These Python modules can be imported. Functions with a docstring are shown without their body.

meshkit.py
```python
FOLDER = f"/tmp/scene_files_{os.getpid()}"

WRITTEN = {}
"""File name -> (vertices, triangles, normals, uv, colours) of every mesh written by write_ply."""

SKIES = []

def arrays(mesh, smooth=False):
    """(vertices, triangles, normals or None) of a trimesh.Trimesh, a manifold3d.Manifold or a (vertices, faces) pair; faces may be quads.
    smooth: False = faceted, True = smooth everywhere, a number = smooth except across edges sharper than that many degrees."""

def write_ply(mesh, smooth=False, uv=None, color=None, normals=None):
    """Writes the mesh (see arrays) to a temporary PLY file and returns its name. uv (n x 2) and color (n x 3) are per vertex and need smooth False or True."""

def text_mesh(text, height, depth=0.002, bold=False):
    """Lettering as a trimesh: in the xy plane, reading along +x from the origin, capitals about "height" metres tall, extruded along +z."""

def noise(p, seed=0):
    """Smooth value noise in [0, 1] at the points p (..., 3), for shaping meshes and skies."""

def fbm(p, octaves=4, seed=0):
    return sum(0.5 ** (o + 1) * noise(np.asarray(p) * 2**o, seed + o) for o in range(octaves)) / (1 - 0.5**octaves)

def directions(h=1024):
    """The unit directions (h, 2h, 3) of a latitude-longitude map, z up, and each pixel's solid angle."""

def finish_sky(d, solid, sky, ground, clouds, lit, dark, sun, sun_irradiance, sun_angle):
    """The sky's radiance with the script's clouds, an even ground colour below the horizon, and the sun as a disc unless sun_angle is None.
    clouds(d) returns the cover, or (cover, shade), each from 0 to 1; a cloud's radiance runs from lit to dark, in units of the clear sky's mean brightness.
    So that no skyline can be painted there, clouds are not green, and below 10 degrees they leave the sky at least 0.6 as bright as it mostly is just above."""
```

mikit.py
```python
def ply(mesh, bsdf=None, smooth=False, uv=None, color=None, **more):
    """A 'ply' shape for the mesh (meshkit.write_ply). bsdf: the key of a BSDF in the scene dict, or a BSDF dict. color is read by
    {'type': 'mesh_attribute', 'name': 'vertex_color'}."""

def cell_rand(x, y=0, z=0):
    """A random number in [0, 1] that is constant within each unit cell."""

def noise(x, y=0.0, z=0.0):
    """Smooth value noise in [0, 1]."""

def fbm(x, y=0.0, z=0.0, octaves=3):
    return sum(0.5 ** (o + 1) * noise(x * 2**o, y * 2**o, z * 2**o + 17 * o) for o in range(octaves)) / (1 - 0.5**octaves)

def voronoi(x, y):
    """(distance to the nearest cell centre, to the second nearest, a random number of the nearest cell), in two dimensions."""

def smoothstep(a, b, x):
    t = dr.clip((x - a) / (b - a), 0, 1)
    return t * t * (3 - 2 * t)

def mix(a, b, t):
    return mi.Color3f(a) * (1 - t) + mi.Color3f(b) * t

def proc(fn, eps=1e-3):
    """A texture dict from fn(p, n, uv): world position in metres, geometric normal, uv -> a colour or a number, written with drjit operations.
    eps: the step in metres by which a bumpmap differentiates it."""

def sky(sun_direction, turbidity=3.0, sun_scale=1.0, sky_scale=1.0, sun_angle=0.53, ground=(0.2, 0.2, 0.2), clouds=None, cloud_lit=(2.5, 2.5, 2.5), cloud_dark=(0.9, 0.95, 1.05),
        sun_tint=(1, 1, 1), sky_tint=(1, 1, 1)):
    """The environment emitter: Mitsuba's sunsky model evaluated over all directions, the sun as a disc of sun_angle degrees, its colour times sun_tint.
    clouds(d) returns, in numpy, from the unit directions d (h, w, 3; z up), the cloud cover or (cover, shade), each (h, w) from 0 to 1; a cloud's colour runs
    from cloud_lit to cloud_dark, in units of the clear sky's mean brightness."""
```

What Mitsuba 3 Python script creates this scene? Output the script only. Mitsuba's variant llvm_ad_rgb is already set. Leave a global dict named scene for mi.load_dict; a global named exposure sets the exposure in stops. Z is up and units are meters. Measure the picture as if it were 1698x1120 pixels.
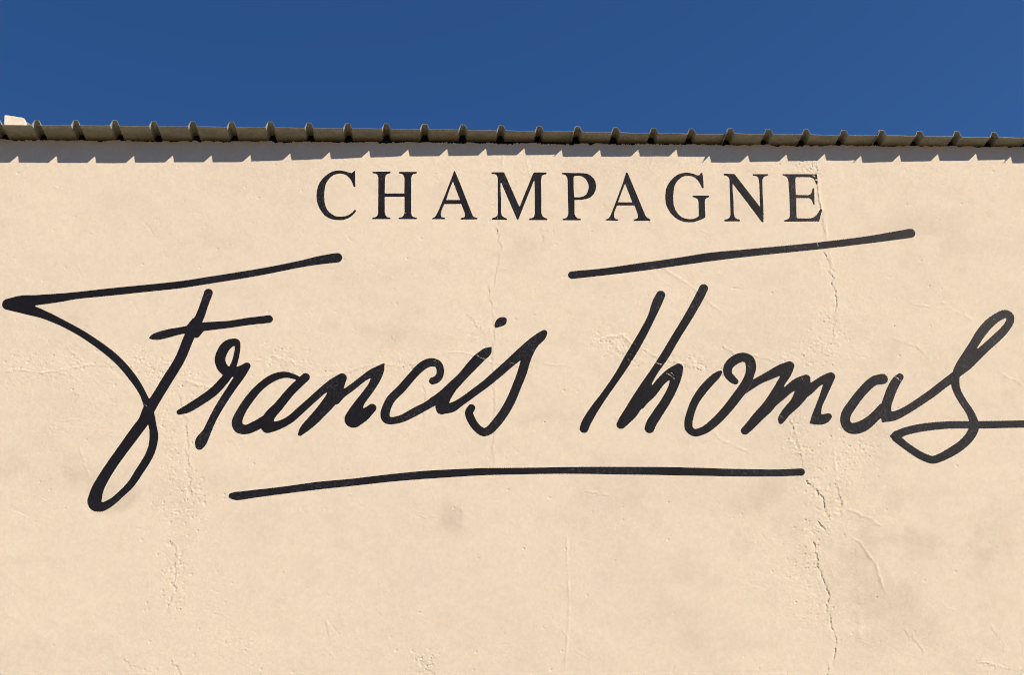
import math
import numpy as np
import trimesh
import mitsuba as mi
import drjit as dr
import mikit
import meshkit
from scipy.spatial import cKDTree, Delaunay
from scipy.interpolate import RegularGridInterpolator
from shapely import contains_xy
from shapely.geometry import Polygon, Point, MultiPoint
from shapely.ops import unary_union

# ------------------------------------------------------------------ camera, sky, exposure
# x runs along the painted wall, y into the building (the wall face is y = 0), z up; metres.
FOCAL, WIDTH, HEIGHT = 1560.0, 1698.0, 1120.0
EYE = np.array([0.0, -6.15, 1.6])
PITCH, YAW, ROLL = np.radians(6.0), np.radians(0.9), np.radians(-0.3)
fwd = np.array([math.sin(YAW) * math.cos(PITCH), math.cos(YAW) * math.cos(PITCH), math.sin(PITCH)])
rgt = np.cross(fwd, [0, 0, 1]); rgt /= np.linalg.norm(rgt)
upv = np.cross(rgt, fwd)
rgt, upv = rgt * math.cos(ROLL) + upv * math.sin(ROLL), upv * math.cos(ROLL) - rgt * math.sin(ROLL)
pose = np.eye(4)
pose[:3, 0], pose[:3, 1], pose[:3, 2], pose[:3, 3] = -rgt, upv, fwd, EYE

scene, labels = {}, {}
scene['camera'] = {
    'type': 'perspective', 'fov': math.degrees(2 * math.atan(WIDTH / 2 / FOCAL)), 'fov_axis': 'x',
    'near_clip': 0.05, 'far_clip': 3000.0, 'to_world': mi.ScalarTransform4f(pose),
    # a perspective-corrected photograph: the lens is shifted upwards instead of tilted
    'principal_point_offset_x': 129.0 / WIDTH, 'principal_point_offset_y': -730.0 / HEIGHT,
}
SUN = (1.0, -0.588, 1.0)
scene['sky'] = mikit.sky(SUN, turbidity=3, sky_tint=(0.196, 0.345, 0.525), sun_tint=(1.0, 1.05, 1.22), ground=(0.095, 0.08, 0.06))
exposure = 2.52

# ------------------------------------------------------------------ tuned values
WALL_WARM = (0.748, 0.664, 0.514)
WALL_COOL = (0.725, 0.647, 0.509)
WALL_GREY = (0.575, 0.503, 0.388)
GRAIN = 0.00019
ROUGH = 0.0058
CRACK = 0.42
SHEET_A = (0.28, 0.305, 0.285)
SHEET_B = (0.345, 0.37, 0.345)
CHIM = (-3.143, -2.988, 7.394, 7.372)

# ------------------------------------------------------------------ what is drawn on the wall and how it is worn, in wall millimetres (x, z)
STROKES = {
    'F': [[(-1449,5630,61),(-1479,5535,57),(-1505,5455,62),(-1571,5314,72),(-1635,5144,70),(-1721,4988,72),(-1790,4864,72),(-1837,4782,82),(-1870,4700,76),(-1915,4632,78),(-2017,4479,73),(-2112,4327,73),(-2168,4213,83),(-2186,4136,95)],
        [(-2186,4132,95),(-2177,4107,89),(-2157,4094,73),(-2132,4092,63),(-2068,4127,51),(-2008,4183,47),(-1945,4251,51),(-1889,4343,55),(-1829,4449,56),(-1804,4526,57),(-1799,4602,59),(-1807,4657,53),(-1823,4726,57),(-1841,4795,57),(-1881,4894,45),(-1937,4987,51),(-2062,5138,53),(-2264,5298,48),(-2431,5397,47),(-2581,5468,60),(-2691,5505,78),(-2823,5540,81)],
        [(-2823,5540,81),(-2735,5560,87),(-2636,5571,76),(-2467,5591,62),(-2364,5606,52),(-2143,5632,54),(-1889,5661,53),(-1640,5691,52),(-1420,5728,52),(-1125,5781,51),(-830,5845,50),(-683,5877,63),(-561,5896,71)],
        [(-1843,5299,12),(-1822,5305,37),(-1787,5313,56),(-1713,5333,60),(-1647,5349,52),(-1567,5364,58),(-1471,5382,63),(-1308,5399,52),(-1160,5423,54),(-1029,5439,56)],
        [(-1539,5424,46),(-1573,5380,41)],
        [(-1524,5323,46),(-1496,5356,41)]],
    'r': [[(-1630,4764,37),(-1576,4787,57),(-1490,4843,62),(-1402,4910,64),(-1348,4969,62),(-1294,5043,58),(-1264,5109,43),(-1249,5170,40),(-1241,5233,39),(-1250,5269,46),(-1279,5267,56),(-1312,5249,68),(-1342,5207,72),(-1360,5139,73),(-1334,5076,72),(-1292,5050,70),(-1230,5065,58),(-1175,5097,50)],
        [(-1175,5097,50),(-1213,5039,62),(-1287,4922,56),(-1352,4813,55),(-1406,4705,53),(-1442,4619,59),(-1477,4555,80),(-1487,4524,57)]],
    'a': [[(-825,5010,29),(-850,5021,35),(-917,5035,45),(-994,5013,54),(-1082,4947,54),(-1157,4856,60),(-1211,4766,62),(-1236,4693,72),(-1221,4652,74),(-1176,4641,68),(-1111,4667,70),(-1032,4719,66)],
        [(-773,5017,60),(-866,4923,62),(-951,4814,66),(-1020,4728,78),(-1031,4663,86)],
        [(-1027,4656,82),(-957,4671,62),(-877,4713,55),(-804,4780,55),(-731,4850,52),(-675,4902,52)]],
    'n': [[(-731,4850,52),(-658,4919,54),(-585,4972,70),(-522,5013,66)],
        [(-522,5013,66),(-562,4924,87),(-602,4850,91),(-666,4768,80),(-735,4691,70),(-784,4641,53),(-806,4610,29)],
        [(-563,4850,58),(-522,4892,50),(-456,4943,48),(-382,5004,46),(-316,5052,52),(-264,5084,41),(-238,5110,17)],
        [(-244,5102,25),(-256,5073,46),(-282,5025,66),(-316,4955,59),(-370,4877,60),(-425,4800,64)],
        [(-398,4833,62),(-427,4781,82),(-442,4716,124)],
        [(-442,4716,124),(-398,4738,107),(-369,4751,87),(-340,4773,70),(-316,4796,60)]],
    'c': [[(101,4994,52),(123,5002,52),(143,5022,52),(154,5064,51),(138,5114,54),(93,5129,60),(32,5103,62),(-42,5026,58),(-113,4939,60),(-188,4858,60),(-219,4790,62),(-227,4747,64),(-215,4714,58),(-182,4706,52),(-116,4720,54),(-27,4767,60),(69,4821,58),(118,4854,66)]],
    'i': [[(118,4854,62),(178,4898,70),(235,4953,71),(309,5031,64),(375,5108,73),(432,5169,73),(475,5207,52),(502,5235,15)],
        [(432,5169,71),(475,5205,63),(493,5220,33),(504,5236,13)],
        [(235,4953,71),(185,4878,83),(159,4813,83),(162,4791,79)],
        [(162,4796,83),(226,4801,70),(299,4846,55),(390,4915,54),(472,4979,56)]],
    's': [[(472,4979,56),(554,5052,62),(637,5129,65),(721,5204,75),(804,5279,75),(854,5322,65),(875,5346,44)],
        [(823,5297,67),(782,5235,67),(748,5157,65),(717,5054,65),(677,4950,62),(638,4856,64),(592,4771,64),(530,4685,64),(485,4638,60),(447,4625,60),(402,4655,56),(364,4714,58),(349,4766,56),(365,4799,54)]],
    'T': [[(1695,5630,63),(1668,5573,68),(1624,5465,54),(1550,5322,58),(1467,5180,61),(1381,5038,50),(1284,4897,48),(1204,4781,58),(1150,4688,64),(1137,4651,60)]],
    'T_bar': [[(1077,5774,55),(1126,5780,56),(1266,5795,52),(1576,5840,59),(1809,5877,59),(2043,5915,64),(2277,5943,57),(2511,5969,53),(2824,6004,53),(3138,6046,54),(3297,6071,60),(3478,6102,69)]],
    'h': [[(1998,5682,61),(1962,5610,63),(1881,5466,59),(1793,5323,57),(1709,5181,59),(1630,5063,54),(1573,4969,67),(1519,4865,92),(1464,4773,94),(1421,4719,79),(1392,4682,62)],
        [(1530,4821,58),(1559,4856,58),(1611,4910,63),(1680,4998,61),(1746,5056,69),(1804,5095,61)],
        [(1804,5095,61),(1787,5040,75),(1756,4946,65),(1706,4852,65),(1645,4759,69),(1601,4689,71),(1588,4654,67)]],
    'o': [[(2092,5063,25),(2072,5044,46),(2032,5007,57),(1965,4933,61),(1908,4848,56),(1876,4771,55),(1857,4694,57),(1862,4650,56),(1896,4625,54),(1962,4642,56),(2040,4701,60),(2115,4779,63),(2189,4871,67),(2262,4973,67),(2294,5043,63),(2307,5105,71),(2295,5154,71),(2256,5173,67),(2195,5152,67),(2149,5104,63),(2143,5055,59),(2170,5015,55),(2193,4996,44)]],
    'm': [[(2227,4919,59),(2291,4963,59),(2360,5004,54),(2436,5043,63),(2512,5082,74),(2575,5111,67)],
        [(2575,5111,67),(2553,5056,65),(2504,4974,57),(2467,4896,78),(2416,4819,82),(2342,4742,73),(2279,4672,63),(2245,4638,56)],
        [(2445,4841,63),(2508,4892,61),(2569,4946,63),(2631,4986,76),(2688,5019,57)],
        [(2688,5019,57),(2661,4935,97),(2610,4850,77),(2538,4773,61),(2505,4726,52),(2497,4704,33)],
        [(2631,4876,59),(2702,4935,67),(2764,4986,55),(2818,5017,59),(2860,5034,61)],
        [(2860,5034,61),(2830,4967,57),(2801,4897,48),(2767,4820,44),(2749,4759,59),(2739,4720,67)],
        [(2706,4700,19),(2737,4715,59),(2781,4721,71),(2809,4731,63),(2830,4743,46)]],
    'a2': [[(3220,5018,76),(3158,5002,69),(3077,4929,66),(3001,4834,67),(2955,4765,69),(2944,4711,69),(2966,4666,75),(3007,4658,82),(3074,4681,82),(3143,4735,71),(3211,4804,71)],
        [(3343,5033,51),(3319,5007,63),(3288,4955,69),(3258,4886,69),(3234,4817,71),(3231,4746,82)],
        [(3208,4712,21),(3230,4743,71)],
        [(3232,4744,78),(3284,4749,67),(3360,4783,57),(3454,4842,57),(3558,4913,59)]],
    's2': [[(3558,4913,59),(3653,4987,59),(3723,5038,63),(3755,5067,59),(3813,5120,76),(3885,5184,68),(3964,5256,62),(4045,5328,62),(4111,5396,57),(4144,5451,55),(4142,5485,59),(4112,5500,62),(4062,5479,62),(3994,5428,68),(3931,5356,68),(3874,5270,64),(3825,5192,72),(3772,5120,63),(3740,5063,55),(3728,5000,59),(3735,4939,56),(3768,4862,54),(3813,4784,55),(3835,4724,61),(3841,4677,65),(3815,4618,67),(3758,4553,65),(3681,4498,65),(3604,4455,59)],
        [(3604,4455,59),(3537,4433,56),(3480,4450,56),(3409,4493,54),(3338,4548,54),(3291,4590,59)],
        [(3260,4602,21),(3292,4608,59)],
        [(3292,4610,59),(3360,4638,57),(3444,4659,57),(3560,4676,55),(3676,4685,53),(3833,4686,53),(4006,4689,53),(4188,4693,53),(4386,4697,52),(4576,4707,53)]],
    'underline': [[(-1264,4170,41),(-1235,4170,58),(-1207,4171,59),(-1115,4184,55),(-924,4209,51),(-684,4242,54),(-443,4267,51),(-202,4296,53),(39,4319,57),(220,4331,55),(402,4341,51),(642,4347,47),(1005,4353,47),(1248,4353,52),(1736,4348,57),(2100,4340,54),(2468,4338,49),(2621,4344,52)]],
}
OUTLINES = {
    'C': [[(-439,6553),(-450,6548),(-454,6540),(-462,6534),(-475,6536),(-489,6540),(-506,6546),(-527,6551),(-548,6554),(-573,6552),(-598,6545),(-622,6531),(-647,6512),(-668,6489),(-686,6461),(-699,6430),(-706,6396),(-708,6360),(-706,6329),(-700,6298),(-687,6267),(-670,6239),(-649,6213),(-624,6195),(-600,6185),(-570,6180),(-537,6178),(-513,6182),(-488,6192),(-463,6208),(-446,6226),(-428,6249),(-440,6258),(-451,6243),(-465,6230),(-484,6217),(-504,6209),(-525,6204),(-550,6204),(-575,6208),(-600,6222),(-621,6240),(-635,6260),(-646,6289),(-652,6320),(-655,6356),(-653,6392),(-648,6428),(-641,6455),(-628,6479),(-610,6502),(-589,6519),(-564,6528),(-543,6531),(-518,6526),(-497,6516),(-479,6498),(-464,6476),(-454,6451),(-448,6431),(-435,6430),(-438,6474)]],
    'H': [[(-317,6544),(-187,6546),(-188,6536),(-207,6530),(-222,6520),(-228,6498),(-229,6381),(-92,6382),(-91,6494),(-96,6519),(-107,6530),(-130,6535),(-130,6545),(-3,6546),(-3,6535),(-28,6531),(-38,6519),(-44,6499),(-45,6235),(-39,6213),(-29,6203),(-4,6199),(-5,6188),(-132,6188),(-132,6199),(-108,6203),(-96,6217),(-91,6239),(-91,6358),(-229,6357),(-229,6238),(-224,6216),(-212,6202),(-189,6197),(-189,6188),(-316,6187),(-316,6198),(-294,6202),(-281,6213),(-276,6233),(-275,6497),(-278,6518),(-291,6530),(-316,6535)]],
    'A': [[(262,6556),(268,6546),(301,6459),(386,6220),(396,6206),(421,6198),(419,6188),(303,6187),(303,6198),(324,6202),(333,6210),(334,6222),(330,6242),(308,6304),(189,6303),(174,6267),(165,6236),(164,6218),(169,6204),(193,6198),(194,6189),(102,6189),(103,6197),(118,6202),(130,6216),(153,6267),(192,6366),(251,6528),(257,6551)],
        [(251,6476),(227,6416),(202,6334),(300,6334),(277,6398)]],
    'M': [[(522,6545),(612,6546),(616,6537),(717,6282),(815,6532),(824,6546),(913,6546),(912,6535),(884,6526),(878,6517),(872,6483),(872,6366),(870,6241),(877,6218),(889,6205),(912,6197),(910,6186),(783,6185),(784,6196),(806,6201),(818,6211),(825,6231),(827,6366),(826,6483),(822,6482),(757,6316),(710,6193),(704,6184),(698,6193),(653,6306),(588,6476),(586,6436),(588,6346),(587,6239),(593,6217),(606,6204),(629,6195),(627,6186),(522,6187),(522,6196),(545,6204),(560,6216),(565,6234),(566,6364),(568,6481),(566,6508),(560,6523),(545,6532),(523,6534)]],
    'P': [[(1022,6545),(1172,6544),(1201,6539),(1226,6525),(1247,6503),(1259,6476),(1262,6445),(1257,6413),(1242,6382),(1218,6360),(1189,6348),(1155,6342),(1107,6341),(1105,6233),(1113,6213),(1123,6202),(1150,6195),(1147,6186),(1020,6185),(1020,6195),(1043,6201),(1054,6213),(1060,6233),(1061,6367),(1061,6489),(1058,6509),(1050,6525),(1042,6531),(1023,6534)],
        [(1104,6361),(1143,6361),(1168,6367),(1187,6379),(1200,6400),(1208,6427),(1209,6454),(1202,6476),(1188,6501),(1167,6517),(1142,6524),(1117,6523),(1109,6520),(1104,6511),(1103,6439)]],
    'A2': [[(1482,6552),(1488,6548),(1604,6227),(1618,6207),(1640,6196),(1637,6186),(1521,6186),(1522,6196),(1542,6201),(1552,6209),(1552,6231),(1544,6258),(1529,6301),(1407,6301),(1389,6257),(1384,6235),(1384,6212),(1392,6200),(1413,6193),(1411,6186),(1323,6187),(1324,6195),(1342,6201),(1355,6219),(1382,6284),(1449,6464),(1476,6548)],
        [(1467,6467),(1443,6406),(1414,6324),(1516,6324),(1493,6392)]],
    'G': [[(2019,6553),(2007,6550),(2001,6538),(1990,6532),(1975,6536),(1955,6545),(1930,6551),(1900,6553),(1871,6548),(1841,6536),(1815,6517),(1789,6489),(1769,6457),(1756,6426),(1750,6385),(1749,6354),(1752,6313),(1765,6277),(1785,6242),(1813,6212),(1842,6191),(1875,6180),(1913,6176),(1946,6179),(1984,6192),(2014,6205),(2028,6216),(2028,6275),(2029,6333),(2032,6351),(2041,6360),(2061,6368),(2060,6379),(1943,6378),(1944,6368),(1965,6362),(1980,6351),(1983,6333),(1984,6274),(1983,6225),(1968,6212),(1947,6203),(1918,6200),(1888,6203),(1864,6213),(1839,6235),(1819,6267),(1809,6300),(1805,6341),(1805,6372),(1811,6413),(1816,6444),(1826,6469),(1843,6494),(1869,6517),(1895,6528),(1925,6530),(1946,6525),(1966,6514),(1985,6495),(1998,6472),(2008,6448),(2014,6436),(2025,6437),(2024,6482),(2022,6531)]],
    'N': [[(2170,6547),(2247,6546),(2420,6293),(2420,6376),(2421,6480),(2418,6509),(2411,6525),(2396,6533),(2378,6535),(2379,6546),(2488,6546),(2485,6535),(2464,6529),(2451,6518),(2444,6498),(2442,6376),(2442,6246),(2439,6183),(2433,6180),(2426,6183),(2337,6317),(2231,6472),(2230,6411),(2233,6339),(2231,6240),(2237,6215),(2251,6204),(2273,6198),(2271,6185),(2162,6185),(2162,6197),(2185,6203),(2201,6215),(2207,6235),(2209,6375),(2210,6492),(2209,6510),(2200,6524),(2185,6533),(2171,6535)]],
    'E': [[(2590,6547),(2834,6548),(2837,6523),(2836,6471),(2826,6471),(2820,6492),(2813,6510),(2801,6519),(2784,6524),(2695,6524),(2683,6522),(2679,6500),(2679,6459),(2678,6389),(2765,6387),(2782,6394),(2791,6408),(2799,6439),(2810,6440),(2809,6379),(2808,6316),(2798,6317),(2792,6342),(2784,6358),(2768,6365),(2679,6364),(2676,6279),(2676,6225),(2681,6211),(2735,6209),(2773,6211),(2799,6220),(2819,6239),(2832,6257),(2846,6282),(2860,6278),(2848,6235),(2835,6188),(2586,6186),(2586,6197),(2605,6200),(2622,6211),(2629,6234),(2631,6296),(2631,6413),(2630,6481),(2627,6511),(2615,6529),(2590,6538)]],
    'i_dot': [[(538,5381),(532,5392),(532,5403),(534,5416),(540,5432),(551,5447),(561,5455),(572,5460),(588,5462),(601,5460),(613,5454),(617,5446),(617,5434),(614,5421),(610,5410),(600,5402),(585,5395),(571,5390),(555,5386)]],
}
CRACKS = [  # (relief mm, width mm, line in wall millimetres)
    (7, 5, [(2803,6641),(2819,6623),(2836,6604),(2843,6572)]),
    (5, 4, [(2829,6471),(2832,6448),(2842,6379),(2846,6287),(2869,6228),(2857,6150),(2862,6091)]),
    (8, 6, [(2864,5946),(2875,5910),(2893,5855),(2878,5810),(2910,5765),(2891,5720),(2918,5662),(2927,5586),(2920,5532)]),
    (4, 4, [(2920,5532),(2904,5474),(2924,5438),(2887,5385),(2896,5318)]),
    (4, 4, [(2560,4702),(2590,4624),(2604,4550),(2625,4464),(2630,4399)]),
    (9, 6, [(2653,4279),(2685,4236),(2705,4223),(2728,4193),(2752,4172),(2767,4142),(2773,4090)]),
    (6, 5, [(2773,4090),(2788,4056),(2803,4027)]),
    (11, 8, [(2723,3988),(2746,3963),(2770,3941)]),
    (9, 6, [(2683,3844),(2702,3810),(2695,3768),(2706,3726),(2695,3684),(2718,3642),(2724,3600),(2743,3566),(2753,3516),(2772,3474),(2761,3424)]),
    (8, 6, [(2748,3411),(2758,3374),(2780,3319),(2781,3257),(2795,3207),(2804,3141),(2789,3083),(2778,3026)]),
    (6, 5, [(2736,3009),(2742,2960),(2727,2906)]),
    (6, 5, [(2863,4227),(2876,4163),(2894,4116)]),
    (4, 4, [(2894,4116),(2883,4056)]),
    (4, 3.5, [(566,6177),(561,6141),(552,6105)]),
    (6, 4.5, [(552,6105),(564,6069),(572,6023),(584,5978)]),
    (2.5, 3, [(571,5911),(557,5843),(544,5776),(535,5709)]),
    (5, 4, [(492,5673),(496,5628),(508,5588),(516,5552)]),
    (3, 3, [(520,5486),(523,5397),(530,5309),(516,5221),(511,5133),(518,4958),(520,4849),(511,4740),(513,4610),(500,4503),(511,4395)]),
    (5, 4, [(-1622,4886),(-1602,4735),(-1573,4692),(-1592,4666),(-1567,4632)]),
    (6, 5, [(-1579,4614),(-1574,4563),(-1560,4511)]),
    (5, 4.5, [(-1584,4486),(-1563,4452),(-1558,4392),(-1541,4358)]),
    (5, 4, [(-1561,4341),(-1543,4285),(-1550,4239),(-1529,4201),(-1533,4171)]),
    (6, 5, [(-1671,3851),(-1638,3809),(-1629,3759),(-1644,3717),(-1626,3655),(-1633,3592),(-1644,3551),(-1619,3526),(-1658,3476),(-1669,3427),(-1676,3377)]),
    (6, 5, [(-1643,3025),(-1611,2992),(-1594,2960),(-1577,2919)]),
    (3, 3, [(-623,3282),(-611,3240),(-618,3199)]),
    (3, 3, [(352,5463),(381,5428),(393,5383),(439,5366),(497,5375)]),
    (3, 3, [(-179,5130),(-88,5126),(-22,5087)]),
    (5, 4.5, [(-2361,4905),(-2326,4862),(-2342,4828)]),
    (4, 4, [(-179,4695),(-155,4738)]),
    (4, 4, [(-1958,3029),(-1889,2997),(-1797,2968),(-1729,2964)]),
    (3, 3, [(28,4956),(48,4913),(52,4847),(39,4739)]),
    (4, 3.5, [(3270,3223),(3328,3165),(3385,3091)]),
    (3, 3, [(3858,3248),(3892,3206)]),
    (3, 3, [(3748,3016),(3910,2982),(4064,2957)]),
    (2.5, 3, [(1625,6211),(1644,6157)]),
    (3, 3, [(963,6094),(857,6116),(886,6034)]),
]
RIDGES = [  # (relief mm, width mm, line in wall millimetres)
    (0.9, 24, [(2985,3874),(2983,3675),(2981,3486),(2967,3299),(2960,2927)]),
    (1.4, 9, [(2936,3886),(2997,3857),(3054,3768),(3100,3696),(3127,3591),(3162,3486)]),
    (1.2, 9, [(2926,4078),(3007,4048),(3088,4014),(3156,3963)]),
    (1.0, 7, [(968,2930),(989,3177),(1003,3425),(1004,3717),(996,3928)]),
    (1.3, 7, [(-2857,5043),(-2735,5069),(-2612,5043),(-2469,5057),(-2285,5097),(-2101,5110)]),
    (1.5, 8, [(-1645,4994),(-1542,4973),(-1438,4952),(-1376,4917)]),
    (1.3, 8, [(-1132,5127),(-1009,5171),(-884,5145),(-759,5076)]),
    (1.2, 8, [(-718,5024),(-552,5042),(-428,5077),(-304,5104),(-138,5104),(-13,5122),(70,5096)]),
    (1.2, 6, [(174,5193),(279,5202),(383,5185),(486,5141),(611,5115),(757,5107),(882,5125),(1007,5108)]),
    (1.5, 8, [(1177,5249),(1284,5312),(1410,5330),(1533,5233)]),
    (1.3, 8, [(1534,5246),(1657,5172),(1824,5128),(1969,5085),(2053,5103)]),
    (1.2, 7, [(2101,5262),(2204,5205),(2330,5183),(2496,5140)]),
    (1.0, 9, [(1657,5871),(1885,5715),(2131,5493)]),
    (0.9, 10, [(3307,5320),(3473,5254),(3572,5143)]),
    (0.9, 10, [(3663,5589),(3785,5500),(3949,5411)]),
    (1.0, 8, [(4053,5057),(4134,5013),(4207,4969)]),
    (0.8, 8, [(2853,4702),(2857,4442),(2877,4185)]),
    (1.2, 7, [(2837,6540),(2856,6310),(2885,6037),(2911,5856)]),
    (1.3, 5, [(1092,4204),(1195,4191),(1318,4174)]),
    (1.2, 5, [(3737,3024),(3910,2991),(4071,2953)]),
    (1.0, 6, [(611,6685),(597,6593),(578,6478),(568,6341)]),
    (1.0, 6, [(772,6641),(792,6549),(817,6480)]),
    (1.0, 8, [(1955,4700),(2096,4571),(2259,4484)]),
    (1.0, 6, [(-2307,4519),(-2262,4391),(-2218,4306)]),
]
PAINT_CHIPS = [  # (width mm, line)
    (3.2, [(3310,5032),(3332,5015),(3352,5001)]),
    (2.4, [(2487,4747),(2499,4739),(2511,4728)]),
    (3.5, [(1644,5134),(1660,5123),(1681,5119)]),
    (2.6, [(1717,5058),(1741,5040),(1770,5014)]),
    (2.2, [(1746,5062),(1766,5040)]),
    (2.6, [(2792,6553),(2807,6540),(2823,6528)]),
    (4.5, [(2825,6510),(2836,6503)]),
    (2.0, [(408,5183),(441,5163),(474,5146)]),
    (2.0, [(4007,5465),(4029,5461),(4046,5452)]),
    (2.0, [(2813,6050),(2816,6023),(2819,6000)]),
    (1.8, [(640,5133),(661,5116)]),
    (1.8, [(1452,5158),(1472,5136),(1485,5145)]),
    (1.8, [(564,6214),(562,6177)]),
    (2.0, [(-103,6246),(-81,6232)]),
    (1.8, [(2655,5030),(2675,5004)]),
    (1.6, [(108,5144),(132,5131)]),
    (1.8, [(-1875,4829),(-1850,4803)]),
    (1.6, [(2276,5117),(2309,5090)]),
]
ROUGH_ZONES = [  # (strength, radius mm, line)
    (0.8, 110, [(-2857,5043),(-2612,5056),(-2285,5088),(-1997,5080)]),
    (0.9, 110, [(-1916,5124),(-1666,4994),(-1459,4952)]),
    (0.8, 100, [(-1774,4734),(-1716,4520),(-1608,4264),(-1643,4053)]),
    (0.7, 90, [(-1091,5127),(-884,5128),(-759,5076)]),
    (0.6, 60, [(-718,5024),(-387,5077),(28,5109)]),
    (0.35, 50, [(112,5175),(861,5116)]),
    (0.9, 100, [(1241,5289),(1408,5246),(1532,5180)]),
    (0.9, 70, [(1698,5146),(2032,5103)]),
    (0.7, 110, [(2538,5140),(2709,5184),(2839,5273),(2852,5097)]),
    (1.0, 110, [(2602,4702),(2632,4442),(2746,4227),(2786,4014)]),
    (1.0, 120, [(2668,3886),(2598,3717),(2650,3507),(2749,3424),(2583,3382)]),
    (0.6, 100, [(2915,4270),(2882,4442),(2974,4616)]),
    (0.9, 80, [(-1658,3822),(-1641,3592),(-1649,3427)]),
    (0.6, 100, [(-1525,4179),(-1603,4053)]),
    (0.6, 130, [(3188,4703),(3095,4529)]),
    (0.6, 90, [(2871,5496),(2905,5318)]),
    (0.5, 120, [(-2476,4690),(-2070,4777),(-2022,4519)]),
    (0.5, 100, [(24,3969),(270,4054)]),
    (0.4, 150, [(2278,3928),(2305,3591)]),
    (0.7, 60, [(20,3034),(101,2993)]),
    (0.5, 50, [(542,6341),(533,6250)]),
    (0.6, 60, [(2690,6631),(2860,6563)]),
    (0.5, 120, [(-2768,2958),(-2609,2945)]),
    (0.35, 150, [(-1263,3180),(-1102,3097)]),
]
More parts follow.
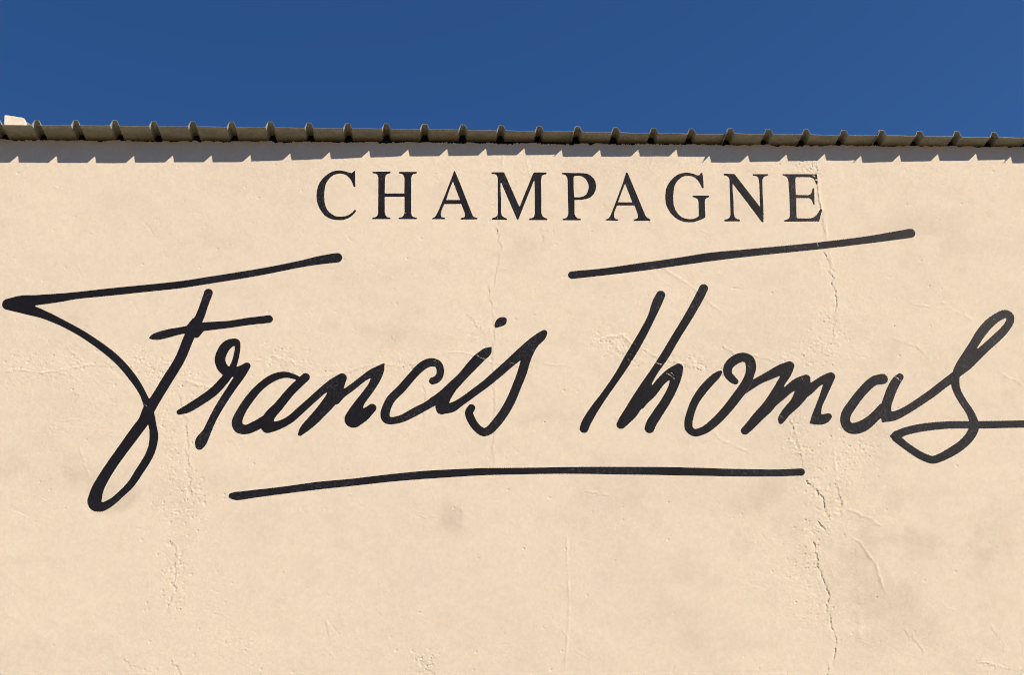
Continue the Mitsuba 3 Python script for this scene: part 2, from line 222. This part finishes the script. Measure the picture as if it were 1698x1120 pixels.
STAINS = [  # (strength, half width, half height, x, z), metres
    (1.0, 0.19, 0.15, 0.208, 4.033),
    (0.8, 0.16, 0.09, 0.309, 3.927),
    (0.9, 0.52, 0.09, -2.502, 4.305),
    (0.7, 0.38, 0.06, -2.093, 4.2),
    (0.8, 0.26, 0.2, 2.222, 4.077),
    (0.8, 0.23, 0.17, 2.433, 3.696),
    (0.6, 0.5, 0.32, 3.306, 3.844),
    (0.5, 0.38, 0.3, 3.878, 3.717),
    (0.6, 0.3, 0.4, 3.036, 3.423),
    (0.6, 0.42, 0.12, 0.853, 4.611),
    (0.5, 0.3, 0.16, 1.461, 4.14),
    (0.5, 0.26, 0.38, 1.768, 3.424),
    (0.55, 0.5, 0.26, 3.691, 6.041),
    (0.45, 0.42, 0.26, 3.793, 4.968),
    (0.5, 0.2, 0.14, 0.875, 5.935),
    (0.4, 0.28, 0.12, -1.603, 4.053),
    (0.4, 0.26, 0.15, -0.814, 6.469),
    (0.4, 0.3, 0.2, -1.034, 4.011),
    (0.5, 0.17, 0.06, -0.554, 5.349),
    (0.5, 0.2, 0.14, 1.445, 6.668),
    (0.5, 0.2, 0.42, 3.049, 4.443),
    (0.4, 0.26, 0.16, -0.221, 5.306),
    (0.5, 0.33, 0.12, 2.728, 4.702),
]

# ------------------------------------------------------------------ materials
def stain_cover(p):
    """Where rain and dust have greyed the render: 0 clean to 1 dirty."""
    warp = mikit.fbm(p.x * 2.3, p.z * 2.3, 3.0, 3) - 0.5
    wz = mikit.fbm(p.x * 2.9 + 40, p.z * 2.9, 7.0, 3) - 0.5
    total = mi.Float(0)
    for s, a, b, x, z in STAINS:
        u, v = (p.x + 0.55 * warp - x) / a, (p.z + 0.45 * wz - z) / b
        total += s * dr.exp(-(u * u + v * v))
    patch = mikit.fbm(p.x * 5.5 + 1.2 * warp, p.z * 5.5 + 1.2 * wz, 1.0, 6)
    return total * (0.15 + 1.75 * mikit.smoothstep(0.36, 0.68, patch))


def render_colour(p, n, uv):
    dirt = dr.clip(stain_cover(p), 0, 1.5)
    broad = mikit.fbm(p.x * 0.8, p.z * 0.8, 5.0, 3)
    cloud = mikit.fbm(p.x * 5.5, p.z * 7.0, 11.0, 6)
    tint = mikit.fbm(p.x * 22, p.z * 26, 9.0, 4) - 0.5
    fine = mikit.fbm(p.x * 60, p.z * 60, 2.0, 3)
    base = mikit.mix(WALL_WARM, WALL_COOL, mikit.smoothstep(0.3, 0.7, broad))
    base = mikit.mix(base, WALL_GREY, dr.clip(0.34 * dirt + 0.22 * mikit.smoothstep(0.45, 0.9, cloud), 0, 1))
    return base * (0.945 + 0.11 * fine) * mi.Color3f(1 + 0.05 * tint, 1.0, 1 - 0.05 * tint)


def paint_colour(p, n, uv):
    worn = mikit.fbm(p.x * 70, p.z * 70, 4.0, 3)
    broad = mikit.fbm(p.x * 3, p.z * 3, 8.0, 3)
    spots = mikit.smoothstep(0.72, 0.84, mikit.noise(p.x * 120, p.z * 120, 3.0))
    return mikit.mix((0.0105, 0.0100, 0.0125), (0.020, 0.0215, 0.0275), 0.6 * worn + 0.6 * broad - 0.2) + mi.Color3f(0.03) * spots * mikit.smoothstep(0.42, 0.62, broad)


def paint_relief(p, n, uv):
    return mikit.noise(p.x * 160, p.z * 160, 1.0) + 0.5 * mikit.noise(p.x * 320, p.z * 320, 6.0)


def sheet_colour(p, n, uv):
    a = mikit.fbm(p.x * 9, p.y * 30, p.z * 9, 4)
    b = mikit.fbm(p.x * 60, p.y * 60, 3.0, 3)
    c = mikit.mix(SHEET_A, SHEET_B, mikit.smoothstep(0.3, 0.7, a))
    return c * (0.85 + 0.3 * b)


def ground_colour(p, n, uv):
    a = mikit.fbm(p.x * 0.7, p.y * 0.7, 0.0, 4)
    b = mikit.noise(p.x * 45, p.y * 45, 0.0)
    return mikit.mix((0.090, 0.060, 0.024), (0.130, 0.088, 0.036), a) * (0.8 + 0.4 * b)


def white_colour(p, n, uv):
    return mikit.mix((0.80, 0.73, 0.59), (0.72, 0.64, 0.51), mikit.smoothstep(0.45, 0.8, mikit.fbm(p.x * 14, p.y * 14, p.z * 14, 3)))


def flashing_colour(p, n, uv):
    return mikit.mix((0.20, 0.165, 0.12), (0.32, 0.28, 0.21), mikit.fbm(p.x * 40, p.y * 40, p.z * 40, 3))


scene['mat_render'] = {'type': 'twosided', 'bsdf': {'type': 'diffuse', 'reflectance': mikit.proc(render_colour)}}
scene['mat_paint'] = {'type': 'twosided', 'bsdf': {'type': 'bumpmap', 'arbitrary': mikit.proc(paint_relief, eps=0.0015), 'scale': 0.0009,
                      'bsdf': {'type': 'principled', 'base_color': mikit.proc(paint_colour), 'roughness': 0.5, 'specular': 0.045}}}
scene['mat_sheet'] = {'type': 'twosided', 'bsdf': {'type': 'principled', 'base_color': mikit.proc(sheet_colour), 'roughness': 0.55, 'specular': 0.4}}
scene['mat_ground'] = {'type': 'twosided', 'bsdf': {'type': 'diffuse', 'reflectance': mikit.proc(ground_colour)}}
scene['mat_foam'] = {'type': 'twosided', 'bsdf': {'type': 'diffuse', 'reflectance': {'type': 'rgb', 'value': [0.018, 0.018, 0.021]}}}
scene['mat_white'] = {'type': 'twosided', 'bsdf': {'type': 'diffuse', 'reflectance': mikit.proc(white_colour)}}
scene['mat_flashing'] = {'type': 'twosided', 'bsdf': {'type': 'diffuse', 'reflectance': mikit.proc(flashing_colour)}}

# ------------------------------------------------------------------ ground
def quad_grid(x, y, z):
    """Vertices (n*m, 3) of a grid and its triangles."""
    n, m = x.shape
    k = np.arange(n * m).reshape(n, m)
    a, b, c, d = k[:-1, :-1].ravel(), k[:-1, 1:].ravel(), k[1:, 1:].ravel(), k[1:, :-1].ravel()
    return np.stack([x.ravel(), y.ravel(), z.ravel()], 1), np.vstack([np.stack([a, b, c], 1), np.stack([a, c, d], 1)])


gs = np.concatenate([-np.geomspace(1500, 12, 16), np.linspace(-10, 10, 41), np.geomspace(12, 1500, 16)])
gx, gy = np.meshgrid(gs, gs)
gz = 0.02 * (meshkit.fbm(np.stack([gx * 0.4, gy * 0.4, 0 * gx], -1), 3) - 0.5) * (np.hypot(gx, gy) < 40)
scene['ground'] = mikit.ply(quad_grid(gx, gy, gz), 'mat_ground', smooth=True)
labels['ground'] = {'label': 'brown packed earth yard in front of the painted wall', 'kind': 'structure'}

# ------------------------------------------------------------------ wall: the render's relief
TOP = 6.771
X0, X1, Z0, Z1 = -3.12, 4.58, 2.80, TOP
STEP = 0.0051
xs = np.linspace(X0, X1, int((X1 - X0) / STEP) + 1)
zs = np.linspace(Z0, Z1, int((Z1 - Z0) / STEP) + 1)
GX, GZ = np.meshgrid(xs, zs)                      # rows run upwards
flat = np.stack([GX.ravel(), GZ.ravel()], 1)
rng = np.random.default_rng(11)


def nz(px, pz, seed, octaves=1):
    return meshkit.fbm(np.stack([px, pz, np.full_like(px, 0.37)], -1), octaves, seed).reshape(GX.shape) - 0.5


def dense(line, step, jitter=0.0):
    """The polyline (mm) as points in metres every step metres, wandering sideways by jitter."""
    p = np.array(line, float) / 1000
    seg = np.linalg.norm(np.diff(p, axis=0), axis=1)
    s = np.concatenate([[0], np.cumsum(seg)])
    n = max(int(s[-1] / step), 2)
    t = np.linspace(0, s[-1], n)
    q = np.stack([np.interp(t, s, p[:, 0]), np.interp(t, s, p[:, 1])], 1)
    if jitter:
        w = np.cumsum(rng.normal(0, 1, (n, 2)), 0)
        w -= np.linspace(0, 1, n)[:, None] * w[-1]
        q += jitter * w / max(np.abs(w).max(), 1e-9)
        q += rng.normal(0, jitter * 0.15, q.shape)
        kn = np.linspace(0, n - 1, max(int(s[-1] / 0.013), 2) + 1)
        zig = rng.normal(0, jitter * 0.33, (len(kn), 2))
        q += np.stack([np.interp(np.arange(n), kn, zig[:, 0]), np.interp(np.arange(n), kn, zig[:, 1])], 1)
    return q


fx, fz = flat[:, 0], flat[:, 1]
rot = np.radians(38)
ux, uz = fx * math.cos(rot) - fz * math.sin(rot), fx * math.sin(rot) + fz * math.cos(rot)


def swell(px, pz):
    """The slow unevenness of the whole wall, metres towards the viewer."""
    q = np.stack([px, pz, np.full_like(px, 0.37)], -1)
    return 0.0065 * (meshkit.fbm(q / 0.9, 2, 1) - 0.5) + 0.0030 * (meshkit.fbm(q / [0.28, 0.22, 1], 2, 2) - 0.5)


H = np.zeros(GX.shape)
H += 0.0011 * nz(ux / 0.035, uz / 0.13, 3, 2) * (0.35 + 1.3 * np.clip(0.5 + 2.5 * nz(fx / 0.6, fz / 0.5, 4, 2), 0, 1))
H += 0.0008 * nz(fx / 0.05, fz / 0.045, 12, 2)
H += GRAIN * rng.normal(0, 1, GX.shape)
# rough, spalled zones
zone = np.zeros(GX.size)
for strength, radius, line in ROUGH_ZONES:
    d, _ = cKDTree(dense(line, 0.02)).query(flat, distance_upper_bound=radius * 0.0024)
    zone = np.maximum(zone, strength * np.exp(-(np.minimum(d, 9.0) / (radius * 0.001)) ** 2))
zone = zone.reshape(GX.shape)
flecks = nz(fx / 0.015, fz / 0.011, 5, 2)
patch = np.clip(0.5 + 3.2 * nz(fx / 0.13, fz / 0.09, 6, 2), 0, 1)
H += zone * patch * ROUGH * (np.clip(flecks - 0.06, 0, 1) * 1.7 - np.clip(-flecks - 0.12, 0, 1) * 3.0)
H += zone * 0.0012 * nz(fx / 0.045, fz / 0.03, 7, 2)
# ridges and trowel edges, those seen and small random ones
ridges = [(h, w, dense(l, 0.004, 0.009)) for h, w, l in RIDGES]
for _ in range(170):
    c = np.array([rng.uniform(X0, X1), rng.uniform(Z0, Z1)])
    a, ln, k = rng.normal(-0.7, 0.5), rng.uniform(0.02, 0.13), rng.normal(0, 6)
    t = np.linspace(-ln / 2, ln / 2, 40)
    ridges.append((rng.choice([-1, 1]) * rng.uniform(0.35, 1.0), rng.uniform(3, 6), c + np.stack([t * math.cos(a) - k * t * t * math.sin(a), t * math.sin(a) + k * t * t * math.cos(a)], 1)))
Hf = H.ravel().copy()
for h, w, q in ridges:
    lo, hi = q.min(0) - 0.05, q.max(0) + 0.05
    i0, i1 = np.searchsorted(zs, lo[1]), np.searchsorted(zs, hi[1])
    j0, j1 = np.searchsorted(xs, lo[0]), np.searchsorted(xs, hi[0])
    if i1 <= i0 or j1 <= j0:
        continue
    sub = np.stack([GX[i0:i1, j0:j1].ravel(), GZ[i0:i1, j0:j1].ravel()], 1)
    d, k = cKDTree(q).query(sub)
    ends = np.minimum(k, len(q) - 1 - k) / (0.5 * len(q))
    h = h * np.clip(2.6 * meshkit.fbm(np.stack([k * (14.0 / max(len(q), 60)), np.full(len(k), h * 7.7), 0.0 * k], -1), 2, 41) - 0.35, 0.1, 1.4)
    H[i0:i1, j0:j1] += (h * 0.001 * np.exp(-(d / (w * 0.0009)) ** 2) * np.clip(ends * 4, 0, 1) ** 0.5).reshape(i1 - i0, j1 - j0)
# cracks: ragged open grooves with one lip raised
for depth, w, line in CRACKS:
    q = dense(line, 0.0025, 0.009)
    width = w * 0.001 * np.clip(-0.35 + 2.5 * meshkit.fbm(np.stack([np.arange(len(q)) * 0.11, np.full(len(q), depth * 3.1), np.zeros(len(q))], -1), 2, 9), 0.2, 1.4)
    lo, hi = q.min(0) - 0.04, q.max(0) + 0.04
    i0, i1 = np.searchsorted(zs, lo[1]), np.searchsorted(zs, hi[1])
    j0, j1 = np.searchsorted(xs, lo[0]), np.searchsorted(xs, hi[0])
    sub = np.stack([GX[i0:i1, j0:j1].ravel(), GZ[i0:i1, j0:j1].ravel()], 1)
    d, k = cKDTree(q).query(sub)
    side = np.sign(sub[:, 0] - q[k, 0])
    add = -depth * 0.001 * CRACK * np.clip(1.25 - d / (0.48 * width[k]), 0, 1) + side * 0.0006 * np.exp(-(d / 0.018) ** 2)
    H[i0:i1, j0:j1] += add.reshape(i1 - i0, j1 - j0)
# pits and small blisters
pits = np.concatenate([rng.uniform([X0, Z0], [X1, Z1], (700, 2))] + [dense(l, 0.02)[rng.integers(0, 999, 60) % len(dense(l, 0.02))] + rng.normal(0, r * 0.0007, (60, 2)) for s, r, l in ROUGH_ZONES if s > 0.55])
prad, pdep = rng.uniform(0.0035, 0.0075, len(pits)), rng.uniform(0.0009, 0.0034, len(pits)) * rng.choice([1, 1, 1, -0.5], len(pits))
d, k = cKDTree(pits).query(flat, distance_upper_bound=0.012)
hit = np.isfinite(d)
Hf = np.zeros(GX.size)
Hf[hit] = -pdep[k[hit]] * np.clip(1.3 - d[hit] / prad[k[hit]], 0, 1)
H += Hf.reshape(GX.shape)
edge = np.clip(np.minimum(np.minimum(GX - X0, X1 - GX), GZ - Z0) / 0.07, 0, 1)
H = H * edge + swell(fx, fz).reshape(GX.shape)
relief = RegularGridInterpolator((zs, xs), H, bounds_error=False, fill_value=0.0)

# the top of the wall is broken off unevenly under the roof sheets
crumbs = meshkit.fbm(np.stack([xs * 14, 0 * xs, 0 * xs], -1), 3, 21) - 0.5
teeth = meshkit.noise(np.stack([xs * 30, 0 * xs + 3, 0 * xs], -1), 22) - 0.5
ragged = np.clip(0.016 * crumbs + 0.013 * np.round(teeth * 2.2) / 2.2 + 0.0025 * rng.normal(0, 1, len(xs)) - 0.003, -0.014, 0.004)
lift = np.clip((GZ - (TOP - 0.05)) / 0.05, 0, 1)
WX, WY, WZ = GX, -H, GZ + lift * ragged[None, :]
back = np.stack([xs, np.full_like(xs, 0.32), WZ[-1] - 0.02], 1)
X, Y, Z = np.vstack([WX, back[None, :, 0]]), np.vstack([WY, back[None, :, 1]]), np.vstack([WZ, back[None, :, 2]])
face_v, face_f = quad_grid(X, Y, Z)

BX0, BX1, BY, BACK_TOP = -6.2, 7.6, 5.2, 6.771 - 0.125


def patch_quad(*c):
    return np.array(c, float), np.array([[0, 1, 2], [0, 2, 3]])


def coarse(x0, x1, z0, z1):
    a, b = np.meshgrid(np.linspace(x0, x1, int((x1 - x0) / 0.03) + 2), np.linspace(z0, z1, int((z1 - z0) / 0.03) + 2))
    h = swell(a.ravel(), b.ravel()) + 0.0016 * (meshkit.fbm(np.stack([a.ravel() / 0.09, b.ravel() / 0.08, 0 * a.ravel()], -1), 2, 12) - 0.5)
    return quad_grid(a, -h.reshape(a.shape), b)


plain = [coarse(BX0, X0, -0.3, TOP), coarse(X1, BX1, -0.3, TOP), coarse(X0, X1, -0.3, Z0),
         patch_quad((BX0, BY, -0.3), (BX0, 0, -0.3), (BX0, 0, TOP), (BX0, BY, BACK_TOP)), patch_quad((BX1, 0, -0.3), (BX1, BY, -0.3), (BX1, BY, BACK_TOP), (BX1, 0, TOP)),
         patch_quad((BX1, BY, -0.3), (BX0, BY, -0.3), (BX0, BY, BACK_TOP), (BX1, BY, BACK_TOP)),
         patch_quad((BX0, 0, TOP), (X0, 0, TOP), (X0, 0.32, TOP - 0.02), (BX0, 0.32, TOP - 0.02)), patch_quad((X1, 0, TOP), (BX1, 0, TOP), (BX1, 0.32, TOP - 0.02), (X1, 0.32, TOP - 0.02))]
vs, fs, at = [face_v], [face_f], len(face_v)
for v, f in plain:
    vs.append(v); fs.append(f + at); at += len(v)
wall = (np.vstack(vs), np.vstack(fs))
nrm = np.zeros_like(wall[0])
fn = np.cross(wall[0][wall[1][:, 1]] - wall[0][wall[1][:, 0]], wall[0][wall[1][:, 2]] - wall[0][wall[1][:, 0]])
labels['building'] = {'label': 'cream rendered building with black hand painted lettering under a grey ribbed metal roof edge', 'category': 'building'}
scene['building__wall'] = mikit.ply(wall, 'mat_render', smooth=60)
labels['building__wall'] = {'label': 'cracked and stained cream rendered wall'}

# ------------------------------------------------------------------ lettering: paint films lying on the relief
def rounded(points, sub=7):
    """A curve (Catmull-Rom, centripetal) through rows of numbers."""
    p = np.array(points, float)
    if len(p) == 2:
        return np.linspace(p[0], p[1], 12)
    p = np.vstack([2 * p[0] - p[1], p, 2 * p[-1] - p[-2]])
    out = []
    for i in range(1, len(p) - 2):
        a, b, c, d = p[i - 1:i + 3]
        k = [0.0]
        for u, v in ((a, b), (b, c), (c, d)):
            k.append(k[-1] + max(np.linalg.norm((u - v)[:2]), 1e-6) ** 0.5)
        t = np.linspace(k[1], k[2], sub, endpoint=False)[:, None]
        a1 = (k[1] - t) / (k[1] - k[0]) * a + (t - k[0]) / (k[1] - k[0]) * b
        a2 = (k[2] - t) / (k[2] - k[1]) * b + (t - k[1]) / (k[2] - k[1]) * c
        a3 = (k[3] - t) / (k[3] - k[2]) * c + (t - k[2]) / (k[3] - k[2]) * d
        b1 = (k[2] - t) / (k[2] - k[0]) * a1 + (t - k[0]) / (k[2] - k[0]) * a2
        b2 = (k[3] - t) / (k[3] - k[1]) * a2 + (t - k[1]) / (k[3] - k[1]) * a3
        out.append((k[2] - t) / (k[2] - k[1]) * b1 + (t - k[1]) / (k[2] - k[1]) * b2)
    return np.vstack(out + [p[-2][None]])


def brush(strokes):
    """The area a round brush covers along the strokes (x, z, width in mm), in metres."""
    area = []
    for s in strokes:
        c = rounded(s) / 1000
        discs = [Point(x, z).buffer(max(w, 0.002) / 2, 12) for x, z, w in c]
        area += [a.union(b).convex_hull for a, b in zip(discs, discs[1:])]
    return unary_union(area).buffer(0.0035).buffer(-0.0035)


def outline(rings):
    shell, *holes = [Polygon(np.array(r, float) / 1000).buffer(0) for r in rings]
    for h in holes:
        shell = shell.difference(h)
    return shell.buffer(0.0025).buffer(-0.005).buffer(0.0025)


def wobble(poly, seed):
    """Hand painted edges waver by about a millimetre; boundary resampled every 3 mm."""
    def ring(r):
        n = max(int(r.length / 0.0028), 8)
        p = np.array([r.interpolate(i / n, normalized=True).coords[0] for i in range(n)])
        q = np.stack([p[:, 0] * 28, p[:, 1] * 28, np.full(n, seed * 1.7)], -1)
        return p + 0.0009 * np.stack([meshkit.fbm(q, 2, 31) - 0.5, meshkit.fbm(q, 2, 32) - 0.5], 1)
    return Polygon(ring(poly.exterior), [ring(h) for h in poly.interiors]).buffer(0)


PROUD = 0.0009


def film(area, seed):
    """The paint on the wall as a mesh: a surface that follows the relief, with a thin edge."""
    vs, fs, at = [], [], 0
    for poly in getattr(area, 'geoms', [area]):
        for poly in getattr(wobble(poly, seed), 'geoms', [wobble(poly, seed)]):
            if poly.area < 2e-5:
                continue
            rim = np.vstack([np.array(r.coords)[:-1] for r in (poly.exterior, *poly.interiors)])
            x0, z0, x1, z1 = poly.bounds
            gx, gz = np.meshgrid(np.arange(x0, x1, 0.0055), np.arange(z0, z1, 0.0055))
            g = np.stack([gx.ravel(), gz.ravel()], 1)
            g = g[contains_xy(poly.buffer(-0.0026), g[:, 0], g[:, 1])]
            p = np.vstack([rim, g]) + np.random.default_rng(5).normal(0, 1e-6, (len(rim) + len(g), 2))
            tri = Delaunay(p).simplices
            c = p[tri].mean(1)
            tri = tri[contains_xy(poly, c[:, 0], c[:, 1])]
            u, w = p[tri[:, 1]] - p[tri[:, 0]], p[tri[:, 2]] - p[tri[:, 0]]
            turn = u[:, 0] * w[:, 1] - u[:, 1] * w[:, 0]
            tri = np.where(turn[:, None] < 0, tri[:, ::-1], tri)[np.abs(turn) > 1e-9]
            h = relief(p[:, ::-1])
            top = np.stack([p[:, 0], -h - PROUD, p[:, 1]], 1)
            low = top + [0, 0.0014, 0]
            e = np.vstack([tri[:, [0, 1]], tri[:, [1, 2]], tri[:, [2, 0]]])
            code = set(map(tuple, e.tolist()))
            open_e = np.array([a for a in map(tuple, e.tolist()) if a[::-1] not in code])
            n = len(p)
            skirt = np.vstack([np.stack([open_e[:, 1], open_e[:, 0], open_e[:, 0] + n], 1), np.stack([open_e[:, 1], open_e[:, 0] + n, open_e[:, 1] + n], 1)])
            vs.append(np.vstack([top, low])); fs.append(np.vstack([tri, skirt]) + at); at += 2 * n
    v, f = np.vstack(vs), np.vstack(fs)
    used = np.unique(f)
    remap = np.zeros(len(v), int); remap[used] = np.arange(len(used))
    return v[used], remap[f]


counts = {}


def part(holder, name):
    n = counts.get((holder, name), 0)
    counts[holder, name] = n + 1
    return f'{holder}__{name}' + (f'_{n:03d}' if n else '')


CAPITAL = 'black painted serif capital {} on the wall'
SCRIPT = 'black brush script {} painted on the wall'
LETTERING = [  # (shape, name, label), in reading order
    ('C', 'letter', CAPITAL.format('C, first of the top word')), ('H', 'letter', CAPITAL.format('H')), ('A', 'letter', CAPITAL.format('A, between the H and the M')),
    ('M', 'letter', CAPITAL.format('M')), ('P', 'letter', CAPITAL.format('P')), ('A2', 'letter', CAPITAL.format('A, between the P and the G')), ('G', 'letter', CAPITAL.format('G')),
    ('N', 'letter', CAPITAL.format('N')), ('E', 'letter', CAPITAL.format('E beside a crack')),
    ('F', 'letter', SCRIPT.format('capital F with a long flag and a looped foot,')), ('r', 'letter', SCRIPT.format('r with a small loop,')), ('a', 'letter', SCRIPT.format('a, third letter of the left word,')),
    ('n', 'letter', SCRIPT.format('n')), ('c', 'letter', SCRIPT.format('c')), ('i', 'letter', SCRIPT.format('i')), ('s', 'letter', SCRIPT.format('s ending the left word,')),
    ('i_dot', 'letter_dot', 'small black leaf shaped dot painted above the i'),
    ('T', 'letter', SCRIPT.format('slanted stem of the capital T,')), ('h', 'letter', SCRIPT.format('h')), ('o', 'letter', SCRIPT.format('o with an open top loop,')), ('m', 'letter', SCRIPT.format('m')),
    ('a2', 'letter', SCRIPT.format('a in the right word,')), ('s2', 'letter', SCRIPT.format('s with a tall loop and a tail running off to the right,')),
    ('T_bar', 'letter_bar', 'long black rising bar painted over the right word'), ('underline', 'underline', 'long black line painted under the script words'),
]
def flake(line, width, seed):
    """A ragged sliver where the paint has come off along a hairline crack."""
    q, g = dense(line, 0.003, 0.004), np.random.default_rng(seed)
    w = width * 0.0007 * np.clip(g.normal(1, 0.5, len(q)), 0.15, 2)
    return unary_union([Point(*a).buffer(r, 3) for a, r in zip(q, w)] + [Polygon(MultiPoint([a, b]).buffer(0.0006, 2).convex_hull) for a, b in zip(q, q[1:])])


chips = unary_union([flake(l, w, 50 + k) for k, (w, l) in enumerate(PAINT_CHIPS)])
done = []
for i, (shape, name, text) in enumerate(LETTERING):
    area = brush(STROKES[shape]) if shape in STROKES else outline(OUTLINES[shape])
    for other in done:
        if area.intersects(other):
            area = area.difference(other.buffer(0.0004))
    area = area.difference(chips)
    area = unary_union([g for g in getattr(area, 'geoms', [area]) if g.area > 1e-4])
    done.append(area)
    key = part('building__wall', name)
    mesh = film(area, i)
    scene[key] = mikit.ply(mesh, 'mat_paint', smooth=50)
    labels[key] = {'label': text}

def prism(front, y0, y1, shift=(0, 0)):
    """A solid between a front outline (x, z) at y0 and the same outline moved by shift at y1."""
    p = Polygon(front)
    v2, f2 = trimesh.creation.triangulate_polygon(p, engine='earcut')
    n = len(v2)
    a = np.stack([v2[:, 0], np.full(n, y0), v2[:, 1]], 1)
    b = np.stack([v2[:, 0] + shift[0], np.full(n, y1), v2[:, 1] + shift[1]], 1)
    m = trimesh.Trimesh(np.vstack([a, b]), np.vstack([f2, f2[:, ::-1] + n]), process=False)
    e = np.vstack([f2[:, [0, 1]], f2[:, [1, 2]], f2[:, [2, 0]]])
    code = set(map(tuple, e.tolist()))
    o = np.array([x for x in map(tuple, e.tolist()) if x[::-1] not in code])
    side = np.vstack([np.stack([o[:, 1], o[:, 0], o[:, 0] + n], 1), np.stack([o[:, 1], o[:, 0] + n, o[:, 1] + n], 1)])
    m = trimesh.Trimesh(m.vertices, np.vstack([m.faces, side]), process=True)
    trimesh.repair.fix_normals(m)
    return m


# ------------------------------------------------------------------ roof: ribbed metal sheets, each lapped over the next
PITCH_RIB, RIB0 = 0.26864, -2.63363               # rib spacing, x of rib number 0
FALL = math.tan(math.radians(1.5))                # the roof falls towards the back
SHEETS = [  # first rib, overhang left and right, eave height above the wall top left and right (mm)
    (-14, 116, 112, 14, 15), (-10, 118, 112, 13, 15), (-6, 117, 113, 13, 15), (-2, 115, 110, 13, 15), (2, 111, 104, 15, 18), (6, 101, 82, 19, 30), (10, 82, 70, 31, 29), (14, 76, 68, 24, 19),
    (18, 88, 75, 9, 13), (22, 83, 66, 8, 10), (26, 82, 68, 8, 10), (30, 80, 68, 9, 10), (34, 80, 70, 9, 10),
]
ROOF_BACK = 5.45
srng = np.random.default_rng(3)
labels['building__roof'] = {'label': 'grey brown ribbed metal roof with a short overhang'}
for first, t0, t1, e0, e1 in SHEETS:
    prof = []                                     # (x, height over the pan, lift at the lap)
    for k in range(5):
        c = RIB0 + PITCH_RIB * (first + k)
        lap = 0.0026 if k == 4 else 0.0
        b, a, h = 0.0305 + lap * 0.4, 0.0135 + lap * 0.4, 0.0437
        rib = [(c - b - 0.004, 0.0, lap), (c - b, 0.0012, lap), (c - a - 0.001, h - 0.0015, lap), (c - a + 0.002, h, lap), (c + a - 0.002, h, lap), (c + a + 0.001, h - 0.0015, lap), (c + b, 0.0012, lap), (c + b + 0.004, 0.0, lap)]
        if k == 0:
            rib = [(c - b - 0.006, 0.0, 0)] + rib[1:]
        prof += rib
        if k < 4:
            prof += [(c + PITCH_RIB * u, 0.0022 * math.sin(math.pi * u) * 0.0, 0.0) for u in (0.3, 0.5, 0.7)]
    prof = np.array(prof)
    u = (prof[:, 0] - (RIB0 + PITCH_RIB * first)) / (4 * PITCH_RIB)
    over = (t0 + (t1 - t0) * u) / 1000
    rise = TOP + (e0 + (e1 - e0) * u) / 1000
    ys = [None, -0.05, 0.0, 0.12, 0.5, 1.5, 3.0, ROOF_BACK]
    rows = []
    for y in ys:
        yy = -over if y is None else np.full(len(prof), y)
        if y is not None and y < 0:
            yy = -over * 0.5
        if y is None:
            yy = yy + 0.0052 * prof[:, 1] / 0.0437   # the ends are cut square to the falling sheet
        rows.append(np.stack([prof[:, 0], yy, rise - FALL * (over + yy) + prof[:, 1] + prof[:, 2]], 1))
    low = np.stack(rows)                          # (stations, profile, 3)
    top = low + [0, 0, 0.0013]
    top[..., 0] += np.sign(np.gradient(prof[:, 1]))[None] * -0.0008
    n, m = low.shape[:2]
    v = np.vstack([low.reshape(-1, 3), top.reshape(-1, 3)])
    k = np.arange(n * m).reshape(n, m)
    f = []

    def strip(a, b):
        f.append(np.stack([a[:-1], b[:-1], b[1:]], 1)); f.append(np.stack([a[:-1], b[1:], a[1:]], 1))
    for i in range(n - 1):
        strip(k[i], k[i + 1])
        strip(k[i + 1] + n * m, k[i] + n * m)
    strip(k[0] + n * m, k[0]); strip(k[-1], k[-1] + n * m)
    strip(k[:, 0], k[:, 0] + n * m); strip(k[:, -1] + n * m, k[:, -1])
    scene[part('building__roof', 'sheet')] = mikit.ply((v, np.vstack(f)), 'mat_sheet', smooth=25)

    # black foam filler blocks close the sheet's ribs just behind the wall face
    up = np.stack([prof[:, 0], rise - FALL * (over + 0.02) + prof[:, 1] + prof[:, 2] * 0.0 - 0.0006], 1)
    if first > -14:
        fill = prism([(up[0, 0], TOP - 0.05)] + [tuple(p) for p in up[:-8]] + [(up[-9, 0], TOP - 0.05)], 0.02, 0.065)
        scene[part('building__roof', 'foam_filler')] = mikit.ply(fill, 'mat_foam')

# ------------------------------------------------------------------ chimney stub on the roof, at the left of the picture
cx0, cx1, ct0, ct1 = CHIM
stub = prism([(cx0, 6.6), (cx1, 6.6), (cx1, ct1 - 0.016), (cx1 - 0.004, ct1 - 0.006), (cx1 - 0.014, ct1), (cx0 + 0.006, ct0), (cx0, ct0 - 0.006)], 0.5, 0.78)
scene['building__chimney'] = mikit.ply(stub, 'mat_white', smooth=20)
labels['building__chimney'] = {'label': 'small white rendered chimney stub with a sloping top'}
fl = prism([(cx1 + 0.002, 6.6), (cx1 + 0.1, 6.6), (cx1 + 0.09, ct1 - 0.062), (cx1 + 0.06, ct1 - 0.040), (cx1 + 0.03, ct1 - 0.026), (cx1 + 0.002, ct1 - 0.008)], 0.53, 0.75)
scene['building__chimney__flashing'] = mikit.ply(fl, 'mat_flashing', smooth=20)
labels['building__chimney__flashing'] = {'label': 'brown weathered mortar flaunching against the side of the chimney stub'}
